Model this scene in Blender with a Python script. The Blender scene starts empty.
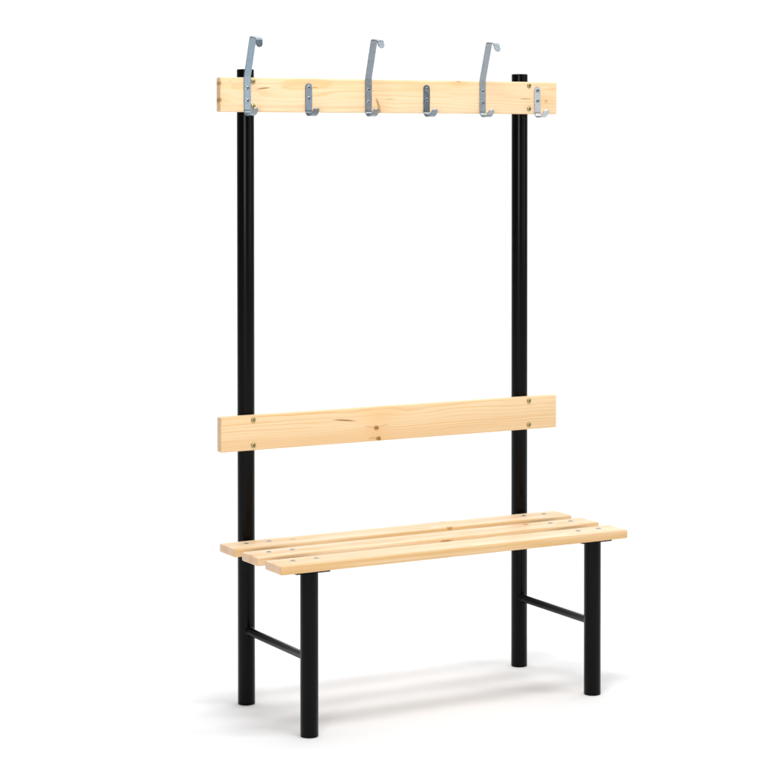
import bpy, bmesh, math
from mathutils import Vector, Matrix

scene = bpy.context.scene
COL = scene.collection

# ------------------------------------------------------------------ node helpers
class G:
    """tiny expression builder on a node tree"""
    def __init__(self, nt):
        self.nt = nt
    def n(self, t, **kw):
        nd = self.nt.nodes.new(t)
        for k, v in kw.items():
            setattr(nd, k, v)
        return nd
    def link(self, a, b):
        self.nt.links.new(a, b)
    def put(self, sock, v):
        if isinstance(v, (int, float, tuple, list)):
            sock.default_value = v
        else:
            self.link(v, sock)
    def m(self, op, a, b=None, c=None, clamp=False):
        nd = self.n('ShaderNodeMath', operation=op, use_clamp=clamp)
        self.put(nd.inputs[0], a)
        if b is not None: self.put(nd.inputs[1], b)
        if c is not None: self.put(nd.inputs[2], c)
        return nd.outputs[0]
    def comb(self, x, y, z):
        nd = self.n('ShaderNodeCombineXYZ')
        for i, v in enumerate((x, y, z)): self.put(nd.inputs[i], v)
        return nd.outputs[0]
    def noise(self, vec, scale=1.0, detail=2.0, rough=0.5):
        nd = self.n('ShaderNodeTexNoise', noise_dimensions='3D')
        self.put(nd.inputs['Vector'], vec)
        nd.inputs['Scale'].default_value = scale
        nd.inputs['Detail'].default_value = detail
        nd.inputs['Roughness'].default_value = rough
        return nd.outputs[0]
    def mix(self, f, a, b, blend='MIX'):
        nd = self.n('ShaderNodeMix', data_type='RGBA', blend_type=blend)
        self.put(nd.inputs[0], f)
        for s, v in ((nd.inputs[6], a), (nd.inputs[7], b)):
            if isinstance(v, tuple): v = (v[0], v[1], v[2], 1.0)
            self.put(s, v)
        return nd.outputs[2]
    def smooth(self, x, lo, hi):
        nd = self.n('ShaderNodeMapRange', interpolation_type='SMOOTHSTEP')
        self.put(nd.inputs[0], x)
        nd.inputs[1].default_value = lo; nd.inputs[2].default_value = hi
        nd.inputs[3].default_value = 0.0; nd.inputs[4].default_value = 1.0
        return nd.outputs[0]

def new_mat(name):
    m = bpy.data.materials.new(name)
    m.use_nodes = True
    nt = m.node_tree
    return m, G(nt), nt.nodes['Principled BSDF']

# pine: growth rings about a pith line parallel to x, plus fibres, knots and resin streaks
def pine(name, pith, seed, v_axis, knots=(), streaks=(), period=0.0036,
         early=(0.84, 0.64, 0.405), late=(0.74, 0.455, 0.20), wander=0.010, contrast=1.45, heart=None, edge=None):
    m, g, bs = new_mat(name)
    tc = g.n('ShaderNodeTexCoord')
    sp = g.n('ShaderNodeSeparateXYZ'); g.link(tc.outputs['Object'], sp.inputs[0])
    x, y, z = sp.outputs
    v = z if v_axis == 'z' else y
    sx = g.m('ADD', x, seed * 3.17)
    def vec(fx, fy, fz):
        return g.comb(g.m('MULTIPLY', sx, fx), g.m('MULTIPLY', y, fy), g.m('MULTIPLY', z, fz))
    dy = g.m('SUBTRACT', y, pith[0]); dz = g.m('SUBTRACT', z, pith[1])
    n1 = g.noise(vec(1.6, 5, 5), 1.0, 2.0)
    n2 = g.noise(vec(5.0, 26, 26), 1.0, 2.0)
    n3 = g.noise(vec(1.0, 48, 48), 1.0, 2.0)
    r = g.m('SQRT', g.m('ADD', g.m('MULTIPLY', dy, dy), g.m('MULTIPLY', dz, dz)))
    r = g.m('ADD', r, g.m('MULTIPLY', g.m('SUBTRACT', n1, 0.5), wander * 2.2))
    r = g.m('ADD', r, g.m('MULTIPLY', g.m('SUBTRACT', n2, 0.5), wander * 0.35))
    r = g.m('ADD', r, g.m('MULTIPLY', g.m('SUBTRACT', n3, 0.5), wander * 0.55))
    kmask = None; khalo = None
    for (kx, kv, ra, rb, st, *zz) in knots:
        a = g.m('SUBTRACT', x, kx); b = g.m('SUBTRACT', v, kv)
        # fibres swerve round a knot
        ea = g.m('DIVIDE', a, max(0.03, ra * 4)); eb = g.m('DIVIDE', b, max(0.013, rb * 3))
        e = g.m('EXPONENT', g.m('MULTIPLY', g.m('ADD', g.m('MULTIPLY', ea, ea), g.m('MULTIPLY', eb, eb)), -1.0))
        r = g.m('ADD', r, g.m('MULTIPLY', e, 0.007 * st))
        wob = g.m('MULTIPLY', g.m('SUBTRACT', g.noise(vec(130, 130, 130), 1.0, 2.0), 0.5), 0.9)
        qa = g.m('DIVIDE', a, ra); qb = g.m('DIVIDE', b, rb)
        if st < 0.3:
            khalo = e if khalo is None else g.m('MAXIMUM', khalo, e)
            continue
        qq = g.m('ADD', g.m('MULTIPLY', qa, qa), g.m('MULTIPLY', qb, qb))
        if zz:
            qz = g.m('DIVIDE', g.m('SUBTRACT', z, zz[0]), zz[1])
            qq = g.m('ADD', qq, g.m('MULTIPLY', qz, qz))
        q = g.m('ADD', g.m('SQRT', qq), wob)
        k = g.m('MULTIPLY', g.m('SUBTRACT', 1.0, g.smooth(q, 0.55, 1.15)), st, clamp=True)
        kmask = k if kmask is None else g.m('MAXIMUM', kmask, k)
        khalo = e if khalo is None else g.m('MAXIMUM', khalo, e)
    for (x0, v0, x1, v1, wd, st) in streaks:
        cx, cv = (x0 + x1) / 2, (v0 + v1) / 2
        L = math.hypot(x1 - x0, v1 - v0) / 2; an = math.atan2(v1 - v0, x1 - x0)
        a = g.m('SUBTRACT', x, cx); b = g.m('SUBTRACT', v, cv)
        ca, sa = math.cos(an), math.sin(an)
        p = g.m('DIVIDE', g.m('ADD', g.m('MULTIPLY', a, ca), g.m('MULTIPLY', b, sa)), L)
        q = g.m('DIVIDE', g.m('SUBTRACT', g.m('MULTIPLY', b, ca), g.m('MULTIPLY', a, sa)), wd)
        q = g.m('ADD', q, g.m('MULTIPLY', g.m('MULTIPLY', p, p), 0.35))
        d = g.m('SQRT', g.m('ADD', g.m('MULTIPLY', p, p), g.m('MULTIPLY', q, q)))
        k = g.m('MULTIPLY', g.m('SUBTRACT', 1.0, g.smooth(d, 0.35, 1.1)), st)
        kmask = k if kmask is None else g.m('MAXIMUM', kmask, k)
    ring = g.m('FRACT', g.m('DIVIDE', r, period))
    cr = g.n('ShaderNodeValToRGB')
    g.link(ring, cr.inputs[0])
    el = cr.color_ramp.elements
    def lerp(t): return tuple(early[i] + (late[i] - early[i]) * t * contrast for i in range(3)) + (1,)
    el[0].position = 0.0; el[0].color = lerp(0.05)
    el[1].position = 1.0; el[1].color = lerp(0.15)
    for p_, t_ in ((0.35, 0.0), (0.62, 0.30), (0.84, 0.85), (0.92, 0.8)):
        e_ = el.new(p_); e_.color = lerp(t_)
    col = cr.outputs[0]
    fade = g.smooth(g.noise(vec(1.6, 38, 38), 1.0, 2.0), 0.40, 0.62)
    col = g.mix(g.m('MULTIPLY', fade, 0.62), col, early)
    band = g.smooth(g.noise(vec(0.9, 85, 85), 1.0, 2.0), 0.54, 0.70)
    col = g.mix(g.m('MULTIPLY', band, 0.62), col, late)
    # broad tone drift from board core to sapwood, then fine fibres
    tone = g.noise(vec(1.1, 14, 14), 1.0, 3.0)
    col = g.mix(g.m('MULTIPLY', g.smooth(tone, 0.40, 0.70), 0.55), col, tuple(min(0.9, c * f) for c, f in zip(early, (1.02, 1.04, 1.08))))
    col = g.mix(g.m('MULTIPLY', g.smooth(tone, 0.55, 0.30), 0.35), col, tuple(c * f for c, f in zip(early, (0.93, 0.84, 0.73))))
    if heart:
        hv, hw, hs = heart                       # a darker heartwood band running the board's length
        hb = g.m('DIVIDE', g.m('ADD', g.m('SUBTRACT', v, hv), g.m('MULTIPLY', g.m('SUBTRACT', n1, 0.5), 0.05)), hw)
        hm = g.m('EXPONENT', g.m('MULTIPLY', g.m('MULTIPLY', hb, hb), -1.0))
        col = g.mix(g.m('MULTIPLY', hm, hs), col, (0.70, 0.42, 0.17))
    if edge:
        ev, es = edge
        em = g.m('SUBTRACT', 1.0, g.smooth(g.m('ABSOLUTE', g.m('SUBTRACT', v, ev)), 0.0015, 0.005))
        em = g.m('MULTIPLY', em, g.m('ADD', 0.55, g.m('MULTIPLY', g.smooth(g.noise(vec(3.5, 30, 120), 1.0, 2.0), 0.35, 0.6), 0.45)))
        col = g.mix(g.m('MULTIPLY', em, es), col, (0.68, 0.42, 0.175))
    fib = g.noise(vec(9, 700, 700), 1.0, 2.0, 0.6)
    col = g.mix(g.m('MULTIPLY', g.smooth(fib, 0.42, 0.75), 0.22), col, (0.69, 0.45, 0.22))
    # ends of the boards: end grain drinks the lacquer and reads pinker and darker
    geo = g.n('ShaderNodeNewGeometry')
    sn = g.n('ShaderNodeSeparateXYZ'); g.link(geo.outputs['Normal'], sn.inputs[0])
    endm = g.smooth(g.m('ABSOLUTE', sn.outputs[0]), 0.75, 0.95)
    egn = g.noise(vec(3, 60, 60), 1.0, 3.0)
    col = g.mix(g.m('MULTIPLY', endm, g.m('ADD', 0.10, g.m('MULTIPLY', egn, 0.50))), col, (0.70, 0.42, 0.28))
    if khalo is not None:
        col = g.mix(g.m('MULTIPLY', khalo, 0.42), col, (0.76, 0.45, 0.17))
    if kmask is not None:
        kt = g.mix(g.noise(vec(220, 220, 220), 1.0, 2.0), (0.42, 0.19, 0.05), (0.22, 0.085, 0.02))
        col = g.mix(kmask, col, kt)
    g.link(col, bs.inputs['Base Color'])
    bs.inputs['Roughness'].default_value = 0.48
    bs.inputs['Specular IOR Level'].default_value = 0.30
    bp = g.n('ShaderNodeBump'); bp.inputs['Strength'].default_value = 0.12; bp.inputs['Distance'].default_value = 0.0006
    g.link(fib, bp.inputs['Height']); g.link(bp.outputs[0], bs.inputs['Normal'])
    return m

def steel_black():
    m, g, bs = new_mat('black_powder_coat')
    tc = g.n('ShaderNodeTexCoord')
    nz = g.noise(tc.outputs['Object'], 900, 2.0)
    g.link(g.mix(nz, (0.0012, 0.0012, 0.0013), (0.0026, 0.0026, 0.0028)), bs.inputs['Base Color'])
    bs.inputs['Roughness'].default_value = 0.22
    bs.inputs['Specular IOR Level'].default_value = 0.11
    bp = g.n('ShaderNodeBump'); bp.inputs['Strength'].default_value = 0.05; bp.inputs['Distance'].default_value = 0.0002
    g.link(nz, bp.inputs['Height']); g.link(bp.outputs[0], bs.inputs['Normal'])
    return m

def zinc(name, a, b, rough=0.27):
    m, g, bs = new_mat(name)
    tc = g.n('ShaderNodeTexCoord')
    mp = g.n('ShaderNodeMapping'); mp.inputs['Scale'].default_value = (260, 260, 90)
    g.link(tc.outputs['Object'], mp.inputs[0])
    nz = g.noise(mp.outputs[0], 1.0, 3.0, 0.6)
    g.link(g.mix(g.smooth(nz, 0.3, 0.7), a, b), bs.inputs['Base Color'])
    bs.inputs['Metallic'].default_value = 1.0
    g.link(g.m('ADD', rough - 0.08, g.m('MULTIPLY', nz, 0.16)), bs.inputs['Roughness'])
    bp = g.n('ShaderNodeBump'); bp.inputs['Strength'].default_value = 0.06; bp.inputs['Distance'].default_value = 0.0003
    g.link(nz, bp.inputs['Height']); g.link(bp.outputs[0], bs.inputs['Normal'])
    return m

# ------------------------------------------------------------------ mesh helpers
def obj(name, bm, mat, parent=None, smooth_angle=35):
    me = bpy.data.meshes.new(name)
    bmesh.ops.recalc_face_normals(bm, faces=bm.faces)
    bm.to_mesh(me); bm.free()
    mats = mat if isinstance(mat, (list, tuple)) else [mat]
    for k in mats: me.materials.append(k)
    for p in me.polygons: p.use_smooth = True
    me.set_sharp_from_angle(angle=math.radians(smooth_angle))
    o = bpy.data.objects.new(name, me); COL.objects.link(o)
    if parent: o.parent = parent
    return o

def box_bm(x0, x1, y0, y1, z0, z1, bev, seg=3):
    bm = bmesh.new()
    bmesh.ops.create_cube(bm, size=1.0)
    bmesh.ops.scale(bm, vec=(x1 - x0, y1 - y0, z1 - z0), verts=bm.verts)
    bmesh.ops.translate(bm, vec=((x0 + x1) / 2, (y0 + y1) / 2, (z0 + z1) / 2), verts=bm.verts)
    if bev:
        bmesh.ops.bevel(bm, geom=bm.edges[:], offset=bev, segments=seg, profile=0.5, affect='EDGES')
    return bm

def lathe_bm(profile, n=40):
    """profile of (r, z) from bottom to top; closed on the axis when r is 0"""
    bm = bmesh.new(); rings = []
    for r, z in profile:
        if r == 0:
            rings.append([bm.verts.new((0, 0, z))])
        else:
            rings.append([bm.verts.new((r * math.cos(2 * math.pi * i / n), r * math.sin(2 * math.pi * i / n), z)) for i in range(n)])
    for A, B in zip(rings, rings[1:]):
        for i in range(n):
            j = (i + 1) % n
            if len(A) == 1: bm.faces.new((A[0], B[j], B[i]))
            elif len(B) == 1: bm.faces.new((A[i], A[j], B[0]))
            else: bm.faces.new((A[i], A[j], B[j], B[i]))
    return bm

def tube_bm(x, y, z0, z1, r, plug=False):
    b = 0.0016
    pr = [(0, z0), (r - b, z0), (r - b * .3, z0 + b * .3), (r, z0 + b), (r, z1 - .0006), (r - .0006, z1)]
    if plug:
        pr += [(r * .92, z1), (r * .92, z1 + .0004), (r * .86, z1 + .001), (0, z1 + .001)]
    else:
        pr += [(0, z1)]
    bm = lathe_bm(pr, 56)
    bmesh.ops.translate(bm, vec=(x, y, 0), verts=bm.verts)
    return bm

def bar_bm(p, q, r, n=32):
    p, q = Vector(p), Vector(q)
    L = (q - p).length; e = R * 0.38           # weld beads where the bar meets the tubes
    bm = lathe_bm([(0, 0), (r + .0032, 0), (r + .0032, e), (r + .0022, e + .0022), (r + .0005, e + .004), (r, e + .0055), (r, L - e - .0055),
                   (r + .0005, L - e - .004), (r + .0022, L - e - .0022), (r + .0032, L - e), (r + .0032, L), (0, L)], n)
    rot = Vector((0, 0, 1)).rotation_difference(q - p).to_matrix().to_4x4()
    bmesh.ops.transform(bm, matrix=Matrix.Translation(p) @ rot, verts=bm.verts)
    return bm

def fillet(pts, radii, n=8):
    """round the inner corners of a polyline given in the (y, z) plane"""
    out = [Vector(pts[0])]
    for i in range(1, len(pts) - 1):
        a, b, c = Vector(pts[i - 1]), Vector(pts[i]), Vector(pts[i + 1])
        u, w = (a - b).normalized(), (c - b).normalized()
        ang = u.angle(w); rad = radii[i - 1]
        d = min(rad / math.tan(ang / 2), (a - b).length * .49, (c - b).length * .49)
        rad = d * math.tan(ang / 2)
        s, e = b + u * d, b + w * d
        cen = b + (u + w).normalized() * (rad / math.sin(ang / 2))
        a0 = math.atan2(s.y - cen.y, s.x - cen.x); a1 = math.atan2(e.y - cen.y, e.x - cen.x)
        da = (a1 - a0 + math.pi) % (2 * math.pi) - math.pi
        for k in range(n + 1):
            t = a0 + da * k / n
            out.append(cen + Vector((math.cos(t), math.sin(t))) * rad)
    out.append(Vector(pts[-1]))
    return out

def strip_bm(cx, path, width, th, round_start=True, round_end=True):
    """a flat metal strip bent along a (y, z) path, with rounded ends"""
    # resample so the rounded ends are smooth
    dens = [path[0]]
    for a, b in zip(path, path[1:]):
        L = (b - a).length; k = max(1, int(L / 0.0025))
        for i in range(1, k + 1): dens.append(a.lerp(b, i / k))
    extra = []
    S = [0]
    for a, b in zip(dens, dens[1:]): S.append(S[-1] + (b - a).length)
    tot = S[-1]
    def at(s):
        for i in range(len(S) - 1):
            if s <= S[i + 1] + 1e-12:
                t = (s - S[i]) / max(1e-9, S[i + 1] - S[i]); return dens[i].lerp(dens[i + 1], min(1, max(0, t)))
        return dens[-1]
    h = width / 2
    ss = set(S)
    for k in range(0, 9):
        d = h * (1 - math.cos(math.pi / 2 * k / 8))
        d = max(d, 0.00012)
        if round_start: ss.add(d)
        if round_end: ss.add(tot - d)
    ss = sorted(s for s in ss if 0.0001 <= s <= tot - 0.0001)
    bm = bmesh.new(); rings = []
    c = 0.0006
    for s in ss:
        p = at(s); p0 = at(max(0, s - .0008)); p1 = at(min(tot, s + .0008))
        t = (p1 - p0).normalized(); nrm = Vector((-t.y, t.x))
        w = h
        if round_start and s < h: w = min(w, math.sqrt(max(0, h * h - (h - s) ** 2)))
        if round_end and tot - s < h: w = min(w, math.sqrt(max(0, h * h - (h - (tot - s)) ** 2)))
        w = max(w, 0.0009)
        T = th / 2
        pr = [(-w, -T + c), (-w + c, -T), (w - c, -T), (w, -T + c), (w, T - c), (w - c, T), (-w + c, T), (-w, T - c)]
        rings.append([bm.verts.new((cx + a, p.x + nrm.x * b, p.y + nrm.y * b)) for a, b in pr])
    for A, B in zip(rings, rings[1:]):
        for i in range(8):
            j = (i + 1) % 8
            bm.faces.new((A[i], A[j], B[j], B[i]))
    bm.faces.new(rings[0]); bm.faces.new(rings[-1])
    return bm

# ------------------------------------------------------------------ dimensions (metres)
R = 0.0219; A = 0.4096; D = 0.3562; TOP = 1.6135
T = 0.0247; YF = -R - T
RAIL = (1.5055, 1.5923); BACK = (0.6524, 0.7405)
ZS = 0.4235; TS = 0.0220; YS = -0.0344; W = 0.0893; GAP = 0.0423
ZC = 0.1885; RC = 0.0100

# ------------------------------------------------------------------ materials
BLACK = steel_black()
RAIL_WOOD = pine('pine_rail', (0.05, 1.575), 1.3, 'z', period=0.0042, wander=0.014, contrast=0.95,
    knots=[(-0.051, 1.511, 0.0065, 0.011, 0.65), (-0.504, 1.577, 0.0085, 0.006, 0.6), (-0.504, 1.535, 0.0085, 0.007, 0.75),
           (0.190, 1.5905, 0.009, 0.004, 0.45), (0.465, 1.541, 0.006, 0.005, 0.35)],
    streaks=[(-0.404, 1.563, -0.358, 1.5685, 0.0026, 0.85), (-0.246, 1.5695, -0.226, 1.569, 0.0018, 0.7),
             (-0.060, 1.549, -0.045, 1.508, 0.0045, 0.7), (-0.037, 1.5412, 0.002, 1.5424, 0.0013, 0.6), (0.375, 1.5465, 0.424, 1.5457, 0.0015, 0.75)])
BACK_WOOD = pine('pine_backrest', (0.03, 0.745), 5.1, 'z', period=0.0040, wander=0.012, contrast=1.35,
    early=(0.84, 0.62, 0.37),
    knots=[(-0.0575, 0.6868, 0.0078, 0.0066, 0.95), (-0.052, 0.6585, 0.0085, 0.0062, 0.95), (-0.046, 0.724, 0.016, 0.012, 0.25)],
    streaks=[(-0.191, 0.7170, -0.113, 0.7080, 0.0032, 0.85), (-0.096, 0.6940, -0.062, 0.688, 0.0030, 0.22), (-0.018, 0.6960, -0.052, 0.688, 0.0032, 0.20), (-0.085, 0.662, -0.055, 0.660, 0.0035, 0.30)])
SLAT_WOOD = [
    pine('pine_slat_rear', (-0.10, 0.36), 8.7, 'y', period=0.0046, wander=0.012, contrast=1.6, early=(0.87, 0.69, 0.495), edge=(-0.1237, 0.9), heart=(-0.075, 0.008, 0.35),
         knots=[(0.104, -0.0365, 0.014, 0.006, 0.8), (0.141, -0.045, 0.009, 0.006, 0.5), (0.118, -0.1225, 0.010, 0.008, 0.6, 0.4225, 0.007), (-0.315, -0.075, 0.012, 0.006, 0.55), (-0.372, -0.045, 0.012, 0.005, 0.3)],
         streaks=[]),
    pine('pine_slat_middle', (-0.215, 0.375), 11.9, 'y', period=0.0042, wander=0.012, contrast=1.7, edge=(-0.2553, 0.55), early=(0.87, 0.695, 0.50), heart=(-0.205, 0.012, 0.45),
         knots=[(0.030, -0.2553, 0.022, 0.006, 0.8, 0.4165, 0.0022), (0.10, -0.235, 0.01, 0.006, 0.29), (0.313, -0.186, 0.010, 0.007, 0.85)]),
    pine('pine_slat_front', (-0.36, 0.36), 15.4, 'y', period=0.0050, wander=0.010, contrast=1.45, edge=(-0.3869, 0.95), early=(0.87, 0.695, 0.50),
         knots=[]),
]
ZINC = [zinc('zinc_reflect_pale_blue', (0.27, 0.345, 0.41), (0.32, 0.395, 0.46)),  # one zinc
        zinc('zinc_reflect_dark', (0.19, 0.23, 0.28), (0.25, 0.29, 0.34)),
        zinc('zinc_reflect_slate', (0.25, 0.285, 0.315), (0.31, 0.345, 0.375)),
        zinc('zinc_reflect_slate', (0.21, 0.25, 0.29), (0.27, 0.31, 0.35)),
        zinc('zinc_reflect_grey', (0.30, 0.335, 0.36), (0.36, 0.395, 0.42)),
        zinc('zinc_reflect_light_grey', (0.44, 0.465, 0.485), (0.51, 0.535, 0.555))]
SCREW = zinc('zinc_screw', (0.30, 0.31, 0.33), (0.48, 0.485, 0.50), 0.4)
HOOKSCREW = zinc('zinc_hook_screw', (0.24, 0.29, 0.33), (0.40, 0.45, 0.50), 0.30)
BRASS = zinc('yellow_zinc_bolt', (0.38, 0.30, 0.13), (0.55, 0.45, 0.23), 0.35)
DARK, g_, b_ = new_mat('socket_dark'); b_.inputs['Base Color'].default_value = (0.03, 0.027, 0.022, 1); b_.inputs['Roughness'].default_value = 0.6

# ------------------------------------------------------------------ the bench
bench = bpy.data.objects.new('coat_rack_bench', None); COL.objects.link(bench)
bench.empty_display_size = 0.2
bench['label'] = 'pine slatted bench with backrest and hook rail on black tubular steel frame'
bench['category'] = 'bench'

for s in (-1, 1):
    obj('back_post', tube_bm(s * A, 0, 0, TOP, R, plug=True), BLACK, bench)
    obj('front_leg', tube_bm(s * A, -D, 0, ZS - TS - 0.0041, R), BLACK, bench)
    obj('crossbar', bar_bm((s * A, -R * .6, ZC), (s * A, -D + R * .6, ZC), RC), BLACK, bench)
    obj('seat_bracket', box_bm(s * A - 0.046, s * A + 0.046, -0.379, -R - .004, ZS - TS - 0.0042, ZS - TS - 0.0003, 0.001, 1), BLACK, bench)

def bolt_bm(x, z):
    bm = lathe_bm([(0, 0), (0.0070, 0), (0.0070, 0.0006), (0.0062, 0.0006), (0.0060, 0.0016), (0.0046, 0.0030), (0.0026, 0.0036), (0, 0.0037)], 28)
    for a in (0.5, 0.5 + math.pi / 2):           # cross recess
        bb = box_bm(-0.0034, 0.0034, -0.0007, 0.0007, 0.0030, 0.00385, 0)
        bmesh.ops.rotate(bb, matrix=Matrix.Rotation(a, 3, 'Z'), verts=bb.verts)
        tmp = bpy.data.meshes.new('t'); 
        for f in bb.faces: f.material_index = 1
        bb.to_mesh(tmp); bb.free(); bm.from_mesh(tmp); bpy.data.meshes.remove(tmp)
    bmesh.ops.transform(bm, matrix=Matrix.Translation((x, YF, z)) @ Matrix.Rotation(math.pi / 2, 4, 'X'), verts=bm.verts)
    return bm

rail = obj('hook_rail', box_bm(-0.5, 0.5, YF, -R, RAIL[0], RAIL[1], 0.003), RAIL_WOOD, bench)
back = obj('backrest', box_bm(-0.5, 0.5, YF, -R, BACK[0], BACK[1], 0.003), BACK_WOOD, bench)
for s in (-1, 1):
    for z in (1.5822, 1.5195): obj('bolt', bolt_bm(s * 0.4103, z), [BRASS, DARK], rail)
    for z in (0.7297, 0.6652): obj('bolt', bolt_bm(s * 0.4110, z), [BRASS, DARK], back)

def screw_bm(x, y):
    bm = lathe_bm([(0, 0), (0.0069, 0), (0.0069, 0.0004), (0.0060, 0.0011), (0.0036, 0.0015), (0.0031, 0.0015), (0.0029, 0.0002), (0, 0.0002)], 28)
    for f in bm.faces:
        c = f.calc_center_median()
        if math.hypot(c.x, c.y) < 0.0030: f.material_index = 1
    bmesh.ops.translate(bm, vec=(x, y, ZS), verts=bm.verts)
    return bm

for i in range(3):
    y0 = YS - i * (W + GAP)
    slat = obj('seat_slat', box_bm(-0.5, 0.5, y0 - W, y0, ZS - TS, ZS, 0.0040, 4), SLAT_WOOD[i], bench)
    for s in (-1, 1):
        for k in (-1, 1):
            obj('screw', screw_bm(s * 0.411 + k * 0.032, y0 - 0.0375), [SCREW, DARK], slat)

# hooks: strips of 3 mm zinc plated steel
TH = 0.003; YH = YF - TH / 2 - 0.0003; HW = 0.0186
def hook_screw_bm(x, z):
    bm = lathe_bm([(0, 0), (0.0052, 0), (0.0050, 0.0006), (0.0034, 0.0016), (0.0022, 0.0018), (0.0018, 0.0009), (0, 0.0008)], 24)
    for f in bm.faces:
        c = f.calc_center_median()
        if math.hypot(c.x, c.y) < 0.0014: f.material_index = 1
    bmesh.ops.transform(bm, matrix=Matrix.Translation((x, YH - TH / 2, z)) @ Matrix.Rotation(math.pi / 2, 4, 'X'), verts=bm.verts)
    return bm

HX = [-0.4268, -0.2549, -0.0822, 0.0911, 0.2629, 0.4358]
for i, x in enumerate(HX):
    prong = [(YH, 1.4975), (YH - 0.031, 1.4975), (-0.0965, 1.5160)]
    if i % 2 == 0:
        drop = (0.006, 0.0, 0.001)[i // 2]
        tip = ((-0.1165, 1.6655), (-0.1245, 1.6700), (-0.1260, 1.6685))[i // 2]
        pts = [tip, (-0.1140, 1.6900 - drop * .3), (-0.0815, 1.6935), (YH, 1.5945)] + prong
        path = fillet(pts, [0.007, 0.0065, 0.010, 0.014, 0.022])
        lab = 'tall coat hook with a bent top arm'
        zs = (1.5655, 1.5338)
    else:
        pts = [(YH, 1.5800)] + prong
        path = fillet(pts, [0.014, 0.022])
        lab = 'short single coat hook'
        zs = (1.5690, 1.5410)
    hb = strip_bm(x, path, HW, TH)
    tw = (1.0, -1.0, -1.2, -0.8, 1.0, 0.0)[i]
    bmesh.ops.rotate(hb, cent=(x, YH, 1.55), matrix=Matrix.Rotation(math.radians(tw), 3, 'Z'), verts=hb.verts)
    h = obj('coat_hook', hb, ZINC[i], bench, 40)
    h['label'] = lab
    for z in zs: obj('screw', hook_screw_bm(x, z), [HOOKSCREW, DARK], h)

# ------------------------------------------------------------------ studio floor
mf, g, bs = new_mat('white_floor')
tc = g.n('ShaderNodeTexCoord')
g.link(g.mix(g.noise(tc.outputs['Object'], 3.0, 4.0), (0.895, 0.895, 0.895), (0.905, 0.905, 0.905)), bs.inputs['Base Color'])
bs.inputs['Roughness'].default_value = 0.9
bs.inputs['Specular IOR Level'].default_value = 0.0
YAW = 0.52086                                   # the paper roll faces the camera
RIGHT = Vector((math.cos(YAW), -math.sin(YAW), 0)); AHEAD = Vector((math.sin(YAW), math.cos(YAW), 0))
prof = [(-9.0, 0.0), (-4.0, 0.0), (0.0, 0.0), (1.6, 0.0)]
for k in range(1, 25):
    t = math.pi / 2 * k / 24
    prof.append((1.6 + 1.4 * math.sin(t), 1.4 - 1.4 * math.cos(t)))
prof += [(3.0, 3.0), (3.0, 5.0)]
bm = bmesh.new(); rows = []
for w_, z_ in prof:
    rows.append([bm.verts.new(AHEAD * w_ + RIGHT * u_ + Vector((0, 0, z_))) for u_ in (-7, -3.5, 0, 3.5, 7)])
for P_, Q_ in zip(rows, rows[1:]):
    for i in range(4): bm.faces.new((P_[i], P_[i + 1], Q_[i + 1], Q_[i]))
floor = obj('floor', bm, mf, None, 60); floor['kind'] = 'structure'; floor['label'] = 'seamless white studio floor sweeping up behind the bench'

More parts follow.
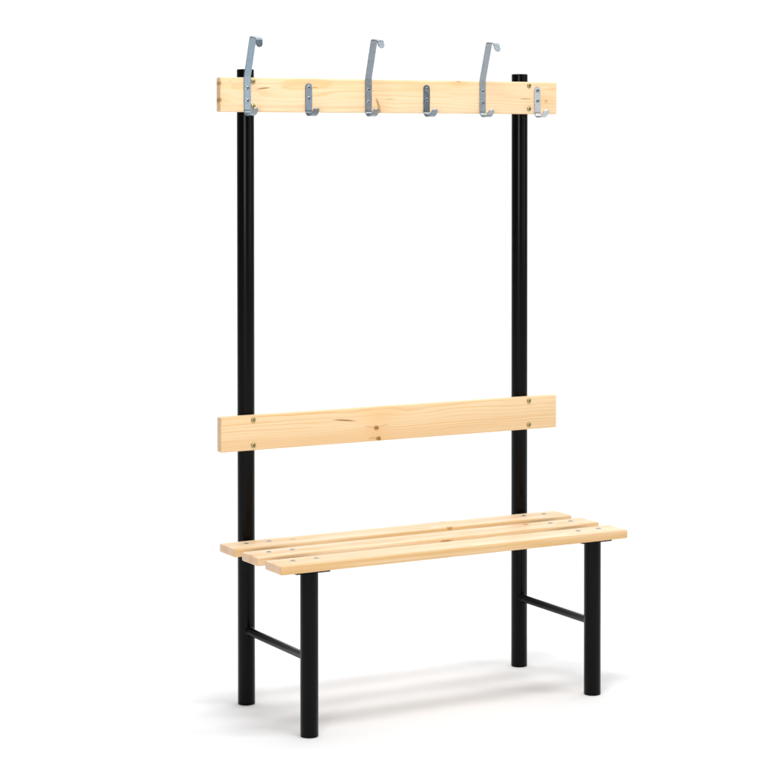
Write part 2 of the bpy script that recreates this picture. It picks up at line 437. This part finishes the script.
# ------------------------------------------------------------------ light
world = bpy.data.worlds.new('World'); scene.world = world; world.use_nodes = True
nt = world.node_tree; g = G(nt)
bg = nt.nodes['Background']
tc = g.n('ShaderNodeTexCoord')
dt = g.n('ShaderNodeVectorMath', operation='DOT_PRODUCT')
g.link(tc.outputs['Generated'], dt.inputs[0])
nv = Vector((math.sin(YAW), math.cos(YAW), 1.1)).normalized(); dt.inputs[1].default_value = nv
mr = g.n('ShaderNodeMapRange', interpolation_type='SMOOTHSTEP'); g.link(dt.outputs['Value'], mr.inputs[0])
mr.inputs[1].default_value = -0.75; mr.inputs[2].default_value = 0.70
mr.inputs[3].default_value = 0.09; mr.inputs[4].default_value = 0.488
g.link(mr.outputs[0], bg.inputs['Strength'])
bg.inputs['Color'].default_value = (0.95, 0.98, 1.03, 1)

def area(name, loc, target, sx, sy, power, col=(1, 1, 1), spread=math.pi):
    l = bpy.data.lights.new(name, 'AREA'); l.shape = 'RECTANGLE'; l.size = sx; l.size_y = sy
    l.energy = power; l.color = col; l.spread = spread
    o = bpy.data.objects.new(name, l); COL.objects.link(o); o.location = loc
    o.rotation_euler = (Vector(target) - Vector(loc)).to_track_quat('-Z', 'Y').to_euler()
    return o
def at(u, w, z): return RIGHT * u + AHEAD * w + Vector((0, 0, z))
area('overhead_softbox', (-0.45, -1.22, 3.6), (-0.06, -0.30, 0.4), 1.3, 0.58, 54)
area('front_softbox', (-3.3, -4.1, 1.35), (0, 0, 0.8), 1.5, 1.7, 90)
area('strip_softbox', (1.12, -3.6, 1.3), (0, 0, 1.2), 0.28, 1.8, 9)
area('side_softbox', (3.0, -2.95, 1.3), (0, 0, 0.9), 0.6, 1.7, 18)
area('top_softbox', (1.6, -1.9, 3.6), (0, 0, 1.3), 0.9, 0.9, 13)
area('backdrop_softbox', at(0, 1.2, 4.3), at(0, 2.7, 0.9), 6.0, 0.8, 106)

# ------------------------------------------------------------------ camera
cam = bpy.data.cameras.new('camera'); co = bpy.data.objects.new('camera', cam); COL.objects.link(co)
co.location = (-2.78766, -5.09172, 1.43132)
pitch = -0.02139
fwd = Vector((math.sin(YAW) * math.cos(pitch), math.cos(YAW) * math.cos(pitch), math.sin(pitch)))
co.rotation_euler = fwd.to_track_quat('-Z', 'Y').to_euler()
cam.sensor_width = 36; cam.sensor_fit = 'HORIZONTAL'
cam.lens = 36 * 2209.83 / 770
cam.shift_x = (385 - 431.434) / 770
cam.shift_y = (188.865 - 385) / 770
cam.clip_end = 2000; cam.clip_start = 0.05
scene.camera = co

vs = scene.view_settings
vs.view_transform = 'Standard'; vs.look = 'None'; vs.exposure = 0; vs.gamma = 1; vs.use_curve_mapping = False
